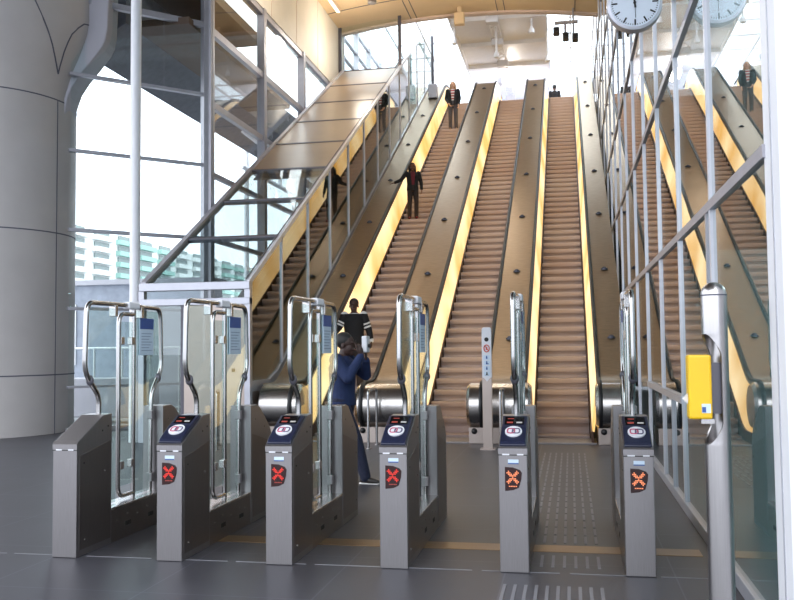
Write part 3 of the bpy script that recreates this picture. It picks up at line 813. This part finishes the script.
# barrier rails in front of the newels
def barrier(x, y, w, label, rot=0):
    b = thing('barrier_rail', label, 'barrier', (x, y, 0), 'low steel hoop barriers before the escalators', rot)
    MB().tube(fillet([(0, 0, 0), (0, 0, .93), (0, w, .93), (0, w, 0)], .07), .022, 10).build('hoop', M['tube'], b, smooth=True)
    for yy in (0, w): MB().cyl((0, yy, 0), .05, .012, seg=16).build('foot_plate', M['tube'], b)
barrier(-3.2, 13.9, .62, 'steel hoop barrier in front of the newel between left and middle escalators')
barrier(-1.10, 13.98, .6, 'steel hoop barrier just right of the pictogram sign post')
barrier(-5.62, 13.55, .62, 'steel hoop barrier before the enclosure steel panel, behind second gate', .35)

# ------------------------------------------------------------------ clock on the glass wall
ck = thing('station_clock', 'round white double faced station clock hung from the glass wall', 'clock', (.68, 8.82, 4.93))
MB().lathe([(.02, -.07), (.235, -.07), (.262, -.06), (.268, 0), (.262, .06), (.235, .07), (.02, .07)], 48, (0, 0, 0), 'y').build('case', M['frame_lt'], ck, smooth=True)
for sgn in (-1, 1):
    fc = MB().cyl((0, -.074 if sgn < 0 else .07, 0), .236, .004, 'y', 48).build('dial', mat('clock dial', 'dfe6f2', .4, 0, .01), ck)
    y0, y1 = (-.077, -.074) if sgn < 0 else (.074, .077)
    mb = MB()
    for i in range(60):
        a = 2*PI*i/60; big = i % 5 == 0
        r0_, r1_, w_ = (.165, .222, .0075) if big else (.208, .222, .003)
        c_, s_ = math.cos(a), math.sin(a)
        vs = [(c_*r+(-s_)*ww, yy, s_*r+c_*ww) for yy in (y0, y1) for r, ww in ((r0_, -w_), (r1_, -w_), (r1_, w_), (r0_, w_))]
        mb.add(vs, [(0, 1, 2, 3), (7, 6, 5, 4), (0, 4, 5, 1), (1, 5, 6, 2), (2, 6, 7, 3), (3, 7, 4, 0)])
    mb.build('minute_marks', M['hole'], fc)
    def hand(name, ang, L, tail, w0, m):
        a = math.radians(90-ang) if sgn < 0 else math.radians(90+ang)
        c_, s_ = math.cos(a), math.sin(a); yo = -.004*(1 if name == 'hour_hand' else 2)
        vs = [(c_*r-s_*ww, (y0 if sgn < 0 else y1) - sgn*(-1)*0 + sgn*(.002 if name == 'hour_hand' else .005)+d, s_*r+c_*ww) for d in (0, .002) for r, ww in ((-tail, -w0), (L, -w0*.75), (L, w0*.75), (-tail, w0))]
        MB().add(vs, [(0, 1, 2, 3), (7, 6, 5, 4), (0, 4, 5, 1), (1, 5, 6, 2), (2, 6, 7, 3), (3, 7, 4, 0)]).build(name, m, fc)
    hand('hour_hand', -6, .135, .05, .0095, M['hole']); hand('minute_hand', -8, .21, .05, .008, M['hole'])
    hand('second_hand', 178, .15, .05, .003, M['hole'])
    MB().cyl((0, y0 - .006 if sgn < 0 else y1, 0), .014, .008, 'y', 16).build('hub', M['hole'], fc)
MB().box(.2, .385, -.03, .03, .12, .18).build('bracket', M['white'], ck, bevel=.006)
MB().box(.33, .385, -.05, .05, .08, .22).build('bracket_plate', M['white'], ck, bevel=.006)

# ------------------------------------------------------------------ ceiling fittings
def linear_light(x, y, label):
    z = vault(x)
    t = thing('ceiling_light', label, 'ceiling light', (x, y, z), 'linear lights at the left edge of the ceiling')
    MB().box(-.06, .06, -.9, .9, -.1, 0).build('housing', M['ceil_trim'], t, bevel=.01)
    MB().box(-.045, .045, -.85, .85, -.112, -.1).build('diffuser', M['lamp_on'], t)
linear_light(-7.2, 26.6, 'short linear ceiling light beside the cream wall, nearer the far edge')
linear_light(-7.15, 23.6, 'short linear ceiling light beside the cream wall, at the picture top')
sp_ = thing('ceiling_spotlight', 'grey cylinder spotlight under the cream ceiling near the top edge', 'spotlight', (-5.88, 26.57, vault(-5.88)))
MB().cyl((0, 0, -.12), .03, .12, seg=10).build('stem', M['frame_dk'], sp_)
MB().lathe([(.1, -.12), (.14, -.15), (.14, -.42), (.1, -.44), (.02, -.44)], 20).build('lamp_head', M['led_box'], sp_, smooth=True)
sk = thing('ceiling_speaker', 'small cream box fitting hung under the front ceiling edge', 'ceiling fitting', (-3.42, 28.9, vault(-3.42)))
MB().box(-.07, .07, -.07, .07, -.2, 0).build('mount', M['ceil'], sk)
MB().box(-.17, .17, -.13, .13, -.6, -.2).build('box', M['ceil'], sk, bevel=.03)
cm = thing('camera_cluster', 'dark surveillance camera cluster hanging under the right ceiling edge', 'security camera', (.05, 29.1, vault(.05)-.05))
MB().cyl((.25, 0, -.9), .03, .9, seg=10).build('stem', M['frame'], cm)
MB().box(-.35, .4, -.06, .06, -.5, -.42).build('arm', M['frame'], cm)
for x, z in ((-.3, -.75), (.0, -.95), (.3, -1.0)):
    MB().box(x-.1, x+.1, -.22, .18, z-.1, z+.1).build('camera_body', M['truss'], cm, bevel=.03)
    MB().cyl((x, -.26, z), .06, .05, 'y', 14).build('lens', M['hole'], cm)
MB().box(-.05, .03, -.04, .04, -.9, -.4).build('bracket', M['frame'], cm)

# ------------------------------------------------------------------ people
def skin_mat(n, c): return mat(n, c, .55, 0, .05)
def hull(name, prims, mats, parent, voxel, classify=None, smooth=3, cut=None):
    """closed primitives fused into ONE continuous surface"""
    me = bpy.data.meshes.new(name); me.from_pydata(prims.v, [], prims.f)
    bm = bmesh.new(); bm.from_mesh(me); bmesh.ops.recalc_face_normals(bm, faces=bm.faces); bm.to_mesh(me); bm.free()
    o = bpy.data.objects.new(name, me); COL.objects.link(o)
    m = o.modifiers.new('r', 'REMESH'); m.mode = 'VOXEL'; m.voxel_size = voxel
    s_ = o.modifiers.new('s', 'SMOOTH'); s_.iterations = smooth; s_.factor = .5
    dg = bpy.context.evaluated_depsgraph_get(); dg.update()
    ev = o.evaluated_get(dg); nm = bpy.data.meshes.new_from_object(ev)
    o.modifiers.clear(); o.data = nm; bpy.data.meshes.remove(me); nm.name = name
    nm.materials.clear()
    for x in mats: nm.materials.append(x)
    nm.polygons.foreach_set('use_smooth', [True]*len(nm.polygons))
    if classify:
        for p in nm.polygons: p.material_index = classify(p.center)
    else:
        nm.polygons.foreach_set('material_index', [0]*len(nm.polygons))
    if cut:
        bm = bmesh.new(); bm.from_mesh(nm)
        bmesh.ops.delete(bm, geom=[f for f in bm.faces if cut(f.calc_center_median())], context='FACES'); bm.to_mesh(nm); bm.free()
    o.parent = parent
    return o
def cap(mb, a, b, ra, rb, seg=12):
    a, b = Vector(a), Vector(b); n = 5
    d = (b-a); L = d.length; d = d/L if L > 1e-6 else Vector((0, 0, 1))
    pts = []; rs = []
    for i in range(n): t = PI/2*(1-i/n); pts.append(a - d*ra*math.sin(t)); rs.append(max(1e-4, ra*math.cos(t)))
    pts.append(a); rs.append(ra); pts.append(b); rs.append(rb)
    for i in range(1, n+1): t = PI/2*i/n; pts.append(b + d*rb*math.sin(t)); rs.append(max(1e-4, rb*math.cos(t)))
    mb.tube(pts, rs, seg)
def torso(mb, secs, seg=20):
    vs = []; fs = []; n = len(secs)
    for (x, y, z, rx, ry) in secs:
        for k in range(seg): vs.append((x+rx*math.cos(2*PI*k/seg), y+ry*math.sin(2*PI*k/seg), z))
    for i in range(n-1):
        for k in range(seg): fs.append((i*seg+k, i*seg+(k+1) % seg, (i+1)*seg+(k+1) % seg, (i+1)*seg+k))
    fs += [tuple(range(seg))[::-1], tuple((n-1)*seg+k for k in range(seg))]
    mb.add(vs, fs)
def hand(mb, w, d, nrm, side, curl=.5):
    """palm, four unequal bent fingers, and a thumb leaving the side of the palm"""
    w, d, nrm = Vector(w), Vector(d).normalized(), Vector(nrm).normalized(); sd = d.cross(nrm).normalized()*side
    for k in (-.028, -.009, .009, .028): cap(mb, w + sd*k*.7, w + d*.085 + sd*k, .017, .014, 8)
    for k, L in ((.031, .066), (.0105, .076), (-.0105, .07), (-.031, .054)):
        p0 = w + d*.085 + sd*k; d1 = (d*math.cos(curl*.6) + nrm*math.sin(curl*.6)); d2 = (d*math.cos(curl*1.7) + nrm*math.sin(curl*1.7))
        p1 = p0 + d1*L*.5; cap(mb, p0, p1, .0095, .009, 8); cap(mb, p1, p1 + d2*L*.5, .009, .0075, 8)
    t0 = w + d*.03 + sd*.03; t1 = t0 + (d*.6 + sd*.75 + nrm*.3).normalized()*.04
    cap(mb, t0, t1, .013, .0105, 8); cap(mb, t1, t1 + (d*.85 + sd*.3 + nrm*.35).normalized()*.032, .0105, .008, 8)

DEF = dict(head=(0, -.02, 1.64), neck=(0, .0, 1.49), chest=(0, 0, 1.33), waist=(0, 0, 1.08), pelvis=(0, 0, .95),
           shR=(-.185, 0, 1.425), elR=(-.235, .03, 1.14), wrR=(-.235, -.05, .89), hdR=(0, -.25, -1), hnR=(1, 0, 0),
           shL=(.185, 0, 1.425), elL=(.235, .03, 1.14), wrL=(.235, -.05, .89), hdL=(0, -.25, -1), hnL=(-1, 0, 0),
           hipR=(-.09, 0, .92), knR=(-.1, -.03, .5), anR=(-.105, .03, .085), toR=(-.03, -1, 0),
           hipL=(.09, 0, .92), knL=(.1, -.03, .5), anL=(.105, .03, .085), toL=(.03, -1, 0), face=0)
def person(label, loc, rot, h, pose, skin, hair, top, legs, shoes, build=1.0, longhair=False, classify=None, topmats=None, inner=None, opening=False, cuff=.03):
    P = {k: (Vector(v) if isinstance(v, tuple) else v) for k, v in {**DEF, **pose}.items()}
    root = thing('person', label, 'person', loc, 'people in the hall', rot)
    sc = h/1.75; B = build
    sk, hr = skin_mat('skin', skin), mat('hair', hair, .6, 0, .15, 30)
    hd = P['head']; fa = P['face']; cf, sf = math.cos(fa), math.sin(fa)
    hd = hd - Vector((0, 0, .03))
    def F(x, y, z): return (hd.x + cf*x - sf*y, hd.y + sf*x + cf*y, hd.z + z)     # in head space, face to -y
    b = MB()
    # head: cranium, jaw, nose, ears; then neck
    b.ball(F(0, .012, .035), .085, 16, 12, (1, 1, 1)) if False else None
    hb = MB(); HS = 1.1; hb.ball((0, .012, .03), .088, 18, 12, (.86, 1.08, 1.0)); hb.ball((0, -.022, -.035), .07, 16, 12, (.86, .95, 1.12)); cap(hb, (0, -.06, -.085), (0, -.06, -.09), .03, .028)
    cap(hb, (0, -.1, .012), (0, -.112, -.022), .009, .014, 8)
    for s in (-1, 1): hb.ball((s*.078, .012, -.01), .026, 10, 8, (.35, .7, 1.1)); cap(hb, (s*.03, -.088, .022), (s*.032, -.086, .022), .014, .014, 8)
    cap(hb, (-.018, -.092, -.052), (.018, -.092, -.052), .009, .009, 8)
    hb.map(lambda v: F(v[0]*HS, v[1]*HS, v[2]*HS)); b.add(hb.v, hb.f)
    cap(b, P['neck'] - Vector((0, 0, .04)), Vector(F(0, .02, -.06)), .06, .055)
    torso(b, [(*P['pelvis'].xy, P['pelvis'].z-.1, .1*B, .08*B), (*P['pelvis'].xy, P['pelvis'].z, .15*B, .1*B), (*P['waist'].xy, P['waist'].z, .125*B, .09*B), (*P['chest'].xy, P['chest'].z, .15*B, .105*B), (*P['neck'].xy, P['neck'].z-.07, .13*B, .08*B), (*P['neck'].xy, P['neck'].z, .06, .06)])
    for s in 'RL':
        cap(b, P['sh'+s], P['el'+s], .05*B, .038*B); cap(b, P['el'+s], P['wr'+s], .038*B, .026)
        hand(b, P['wr'+s], P['hd'+s], P['hn'+s], 1 if s == 'R' else -1, .6)
        cap(b, P['hip'+s], P['kn'+s], .075*B, .05*B); cap(b, P['kn'+s], P['an'+s], .05*B, .036)
        a = P['an'+s]; cap(b, a + Vector((0, .02, -.03)), a + P['to'+s]*.1 + Vector((0, 0, -.05)), .035, .028)
    def S_(mb): return mb.map(lambda v: (v[0]*sc, v[1]*sc, v[2]*sc))
    body = hull('body', S_(b), [sk], root, .0065, smooth=2)
    # eyes, brows and mouth as part of the head
    for s in (-1, 1):
        S_(MB().ball(F(s*.033, -.108, .024), .009, 10, 8, (1.2, .7, .8))).build('eye', mat('eye', '1c1614', .3), body, smooth=True)
        m_ = MB(); cap(m_, F(s*.02, -.11, .045), F(s*.05, -.103, .046), .005, .004, 6); S_(m_).build('eyebrow', hr, body)
    m_ = MB(); cap(m_, F(-.022, -.11, -.058), F(.022, -.11, -.058), .0045, .0045, 6); S_(m_).build('mouth', mat('lips', '7a4038', .5), body)
    # hair
    q = MB(); q2 = MB(); q2.ball((0, .03, .048), .094, 18, 12, (.9, 1.05, .98))
    if longhair:
        for s in (-1, 0, 1): cap(q2, (s*.055, .055, .03), (s*.075, .06, -.17), .05, .045)
        for s in (-1, 1): cap(q2, (s*.072, .0, .03), (s*.085, .01, -.13), .026, .024)
    q2.map(lambda v: F(v[0]*1.1, v[1]*1.1, v[2]*1.1)); S_(q2)
    hull('hair', q2, [hr], body, .009, smooth=2)
    # trousers
    q = MB(); pv = P['pelvis']
    torso(q, [(*pv.xy, pv.z-.09, .12*B, .095*B), (*pv.xy, pv.z, .17*B, .118*B), (*P['waist'].xy, P['waist'].z-.03, .148*B, .108*B)])
    for s in 'RL':
        cap(q, P['hip'+s], P['kn'+s], .092*B, .068*B); cap(q, P['kn'+s], P['an'+s] + Vector((0, 0, -.005)), .068*B, .064)
    hull('trousers', S_(q), [legs], root, .01)
    # shoes
    for s in 'RL':
        a = P['an'+s]; q = MB(); t = P['to'+s].normalized()
        cap(q, a + Vector((0, 0, -.03)) - t*.03, a + t*.07 + Vector((0, 0, -.045)), .045, .038); cap(q, a + t*.07 + Vector((0, 0, -.045)), a + t*.14 + Vector((0, 0, -.053)), .038, .03)
        sh = hull('shoe', S_(q), [shoes[0]], root, .008, classify=None)
        if len(shoes) > 1:
            q = MB(); cap(q, a + Vector((0, 0, -.075)) - t*.04, a + t*.145 + Vector((0, 0, -.075)), .042, .036); q.map(lambda v: (v[0], v[1], a.z-.075 + (v[2]-(a.z-.075))*.28))
            hull('sole', S_(q), [shoes[1]], sh, .006)
    # top
    def shell(g, zlo):
        q = MB()
        torso(q, [(*P['waist'].xy, P['pelvis'].z-zlo, .165*B+g, .118*B+g), (*P['waist'].xy, P['waist'].z, .15*B+g, .11*B+g), (*P['chest'].xy, P['chest'].z, .168*B+g, .122*B+g), (*P['neck'].xy, P['neck'].z-.075, .155*B+g, .095*B+g), (*P['neck'].xy, P['neck'].z-.02, .075+g, .075+g)])
        return q
    if inner:
        hull('shirt', S_(shell(-.006, .0)), inner[0], root, .01, classify=inner[1])
    q = shell(.014 if inner else .006, .06)
    for s in 'RL':
        e = P['wr'+s].lerp(P['el'+s], cuff/.25)
        cap(q, P['sh'+s], P['el'+s], .068*B, .056*B); cap(q, P['el'+s], e, .056*B, .045)
    cutf = None
    if opening: cutf = lambda c: abs(c.x) < (.035 + .045*max(0, (c.z/sc-1.0))/.5)*sc and c.y < -.02 and c.z < 1.47*sc
    hull('jacket' if inner else 'sweater', S_(q), topmats or [top], root, .0095, classify=(lambda c: classify(c/sc, P)) if classify else None, cut=cutf)
    return root, P, sc

black_cloth = mat('black cloth', '131115', .8, 0, .15, 20)
jeans_grey = mat('washed grey denim', '4d4a50', .85, 0, .15, 25)
jeans_dark = mat('dark denim', '20243a', .85, 0, .12, 25)
white_cloth = mat('white cloth', 'e6e2df', .8, 0, .04)
red_cloth = mat('red cloth', 'b23a3c', .8, 0, .06)
maroon = mat('maroon cloth', '6a1f2c', .8, 0, .08)
blue_cloth = mat('blue cloth', '1d2b50', .85, 0, .12, 15)
brown_cloth = mat('dark brown cloth', '2a2222', .85, 0, .12, 15)
shoe_dark = mat('dark shoe', '2a2422', .5, 0, .1)
shoe_tan = mat('tan shoe', '9a7a66', .6, 0, .08)

def on_step(y):
    i = math.floor((y - ES0 - .02)*K/.2); return .2*(i+1)
# woman at the top of the left escalator
ys_ = 32.1
person('person in open black jacket and red striped shirt near top of left escalator', (-4.08, ys_, on_step(ys_)), .05, 1.80,
       dict(wrR=(-.15, -.12, .93), elR=(-.25, .04, 1.15), hdR=(.5, -.3, -.8), wrL=(.2, -.06, .9)), 'd9a98e', 'b08a5c', black_cloth, jeans_grey, [shoe_tan],
       build=1.05, longhair=True, inner=([white_cloth, red_cloth], lambda c: 1 if math.sin(c.z*62) > 0 else 0), opening=True)
# girl holding the handrail
ys_ = 24.35
person('long haired person in black jacket and dark red top holding the left escalator handrail', (-4.27, ys_, on_step(ys_)), .3, 1.60,
       dict(elR=(-.36, -.04, 1.2), wrR=(-.57, -.06, 1.11), hdR=(-1, -.1, -.25), hnR=(0, 0, -1), wrL=(.27, -.08, .9), elL=(.27, .02, 1.14), knL=(.1, -.1, .52), anL=(.1, -.06, .085), hipR=(-.08, 0, .92)), '6e4636', '1c1512', black_cloth, brown_cloth, [maroon],
       build=1.05, longhair=True, inner=([maroon], None), opening=True)
# man in black sweater with white bands
def bands(c, P):
    for s in 'RL':
        a, b = P['sh'+s], P['el'+s]; d = b-a; t = (c-a).dot(d)/d.length_squared; off = (c-(a+d*t)).length
        if off < .085 and abs(c.x) > .17:
            if .52 < t < .64 or .74 < t < .86: return 1
        w = P['wr'+s]; e = b
        if (c-w).length < .062: return 1
    if c.z > 1.455: return 1
    return 0
ys_ = 16.95
person('dark skinned person in black sweater with white sleeve bands on the lower left escalator', (-4.17, ys_, on_step(ys_)), .12, 1.78,
       dict(elR=(-.29, -.02, 1.2), wrR=(-.36, -.2, 1.06), hdR=(-.2, -1, -.2), hnR=(0, 0, -1), elL=(.28, .02, 1.15), wrL=(.34, -.04, .92), hdL=(.05, -.2, -1)), '4a2e24', '14100e', black_cloth, brown_cloth, [shoe_dark],
       build=1.22, classify=bands, topmats=[black_cloth, white_cloth], cuff=.01)
# person in blue walking right with a white camera at the face
r_, P_, sc_ = person('person in blue sweater walking right, raising a white camera to the face', (-2.72, 10.45, 0), 1.42, 1.80,
       dict(head=(0, -.05, 1.63), face=.05, elR=(-.22, -.16, 1.22), wrR=(-.085, -.27, 1.47), hdR=(.25, .05, 1), hnR=(.3, 1, 0), elL=(.23, -.2, 1.24), wrL=(.075, -.27, 1.42), hdL=(-.2, -.05, 1), hnL=(-.3, 1, 0),
            knR=(-.1, -.2, .5), anR=(-.1, -.32, .085), knL=(.1, .04, .52), anL=(.1, .28, .12), toL=(.03, -.95, -.25)), '3a2620', '120e0d', blue_cloth, jeans_dark, [shoe_dark, white_cloth], build=1.22, cuff=.01)
wc = thing('compact_camera', 'white compact camera held at the face by the person in blue', 'camera', (-2.72, 10.45, 0), None, 1.42)
MB().box(-.055, .055, -.34, -.27, 1.55, 1.75).build('camera_body', M['white_plastic'], wc, bevel=.015)
MB().cyl((0, -.365, 1.63), .022, .03, 'y', 16).build('lens', M['hole'], wc)
MB().cyl((.056, -.305, 1.61), .022, .004, 'x', 16).build('lens', M['hole'], wc)
# someone walking off on the upper floor
person('dark clothed person walking away on the upper floor beyond the right escalator', (-.47, 39.2, ZTOP), PI, 1.72, dict(), '5a3a2c', '15110f', black_cloth, brown_cloth, [shoe_dark])

# ------------------------------------------------------------------ light
w = bpy.data.worlds.new('world'); SC.world = w; w.use_nodes = True
n = w.node_tree.nodes; l = w.node_tree.links; bg = n['Background']
tc = n.new('ShaderNodeTexCoord'); sx = n.new('ShaderNodeSeparateXYZ'); l.new(tc.outputs['Generated'], sx.inputs[0])
rp = n.new('ShaderNodeValToRGB'); e = rp.color_ramp.elements
e[0].position = .0; e[0].color = (.44, .48, .55, 1); e[1].position = 1; e[1].color = (.93, .97, 1, 1)
l.new(sx.outputs['Z'], rp.inputs['Fac']); l.new(rp.outputs['Color'], bg.inputs['Color'])
bg.inputs['Strength'].default_value = 4.4
def lamp(name, loc, energy, col, size):
    d = bpy.data.lights.new(name, 'POINT'); d.energy = energy; d.color = col; d.shadow_soft_size = size
    o = bpy.data.objects.new(name, d); COL.objects.link(o); o.location = loc
for x, y in ((-6.4, 20.5), (-2.2, 20.5), (-6.3, 26.5), (-2.2, 26.5)):
    lamp('hall_fill', (x, y, 11.2), 105, (1, .9, .76), .35)  # added fill without a fitting, brightens the cream ceiling and the hall below

for y in (38, 46): lamp('upper_fill', (-2.3, y, 12.9), 90, (1, .95, .88), .3)  # unseen fill added to brighten the far ceiling panel
lamp('lobby_fill', (3.4, 8.0, 3.4), 260, (.9, 1, 1), .3)  # added fill, lifts the teal room behind the right glass
SC.view_settings.view_transform = 'Standard'; SC.view_settings.look = 'None'
SC.view_settings.gamma = 1; SC.view_settings.exposure = .33; SC.view_settings.use_curve_mapping = False
SC.cycles.max_bounces = 8; SC.cycles.transparent_max_bounces = 24; SC.cycles.caustics_reflective = False; SC.cycles.caustics_refractive = False
SC.cycles.sample_clamp_indirect = 6
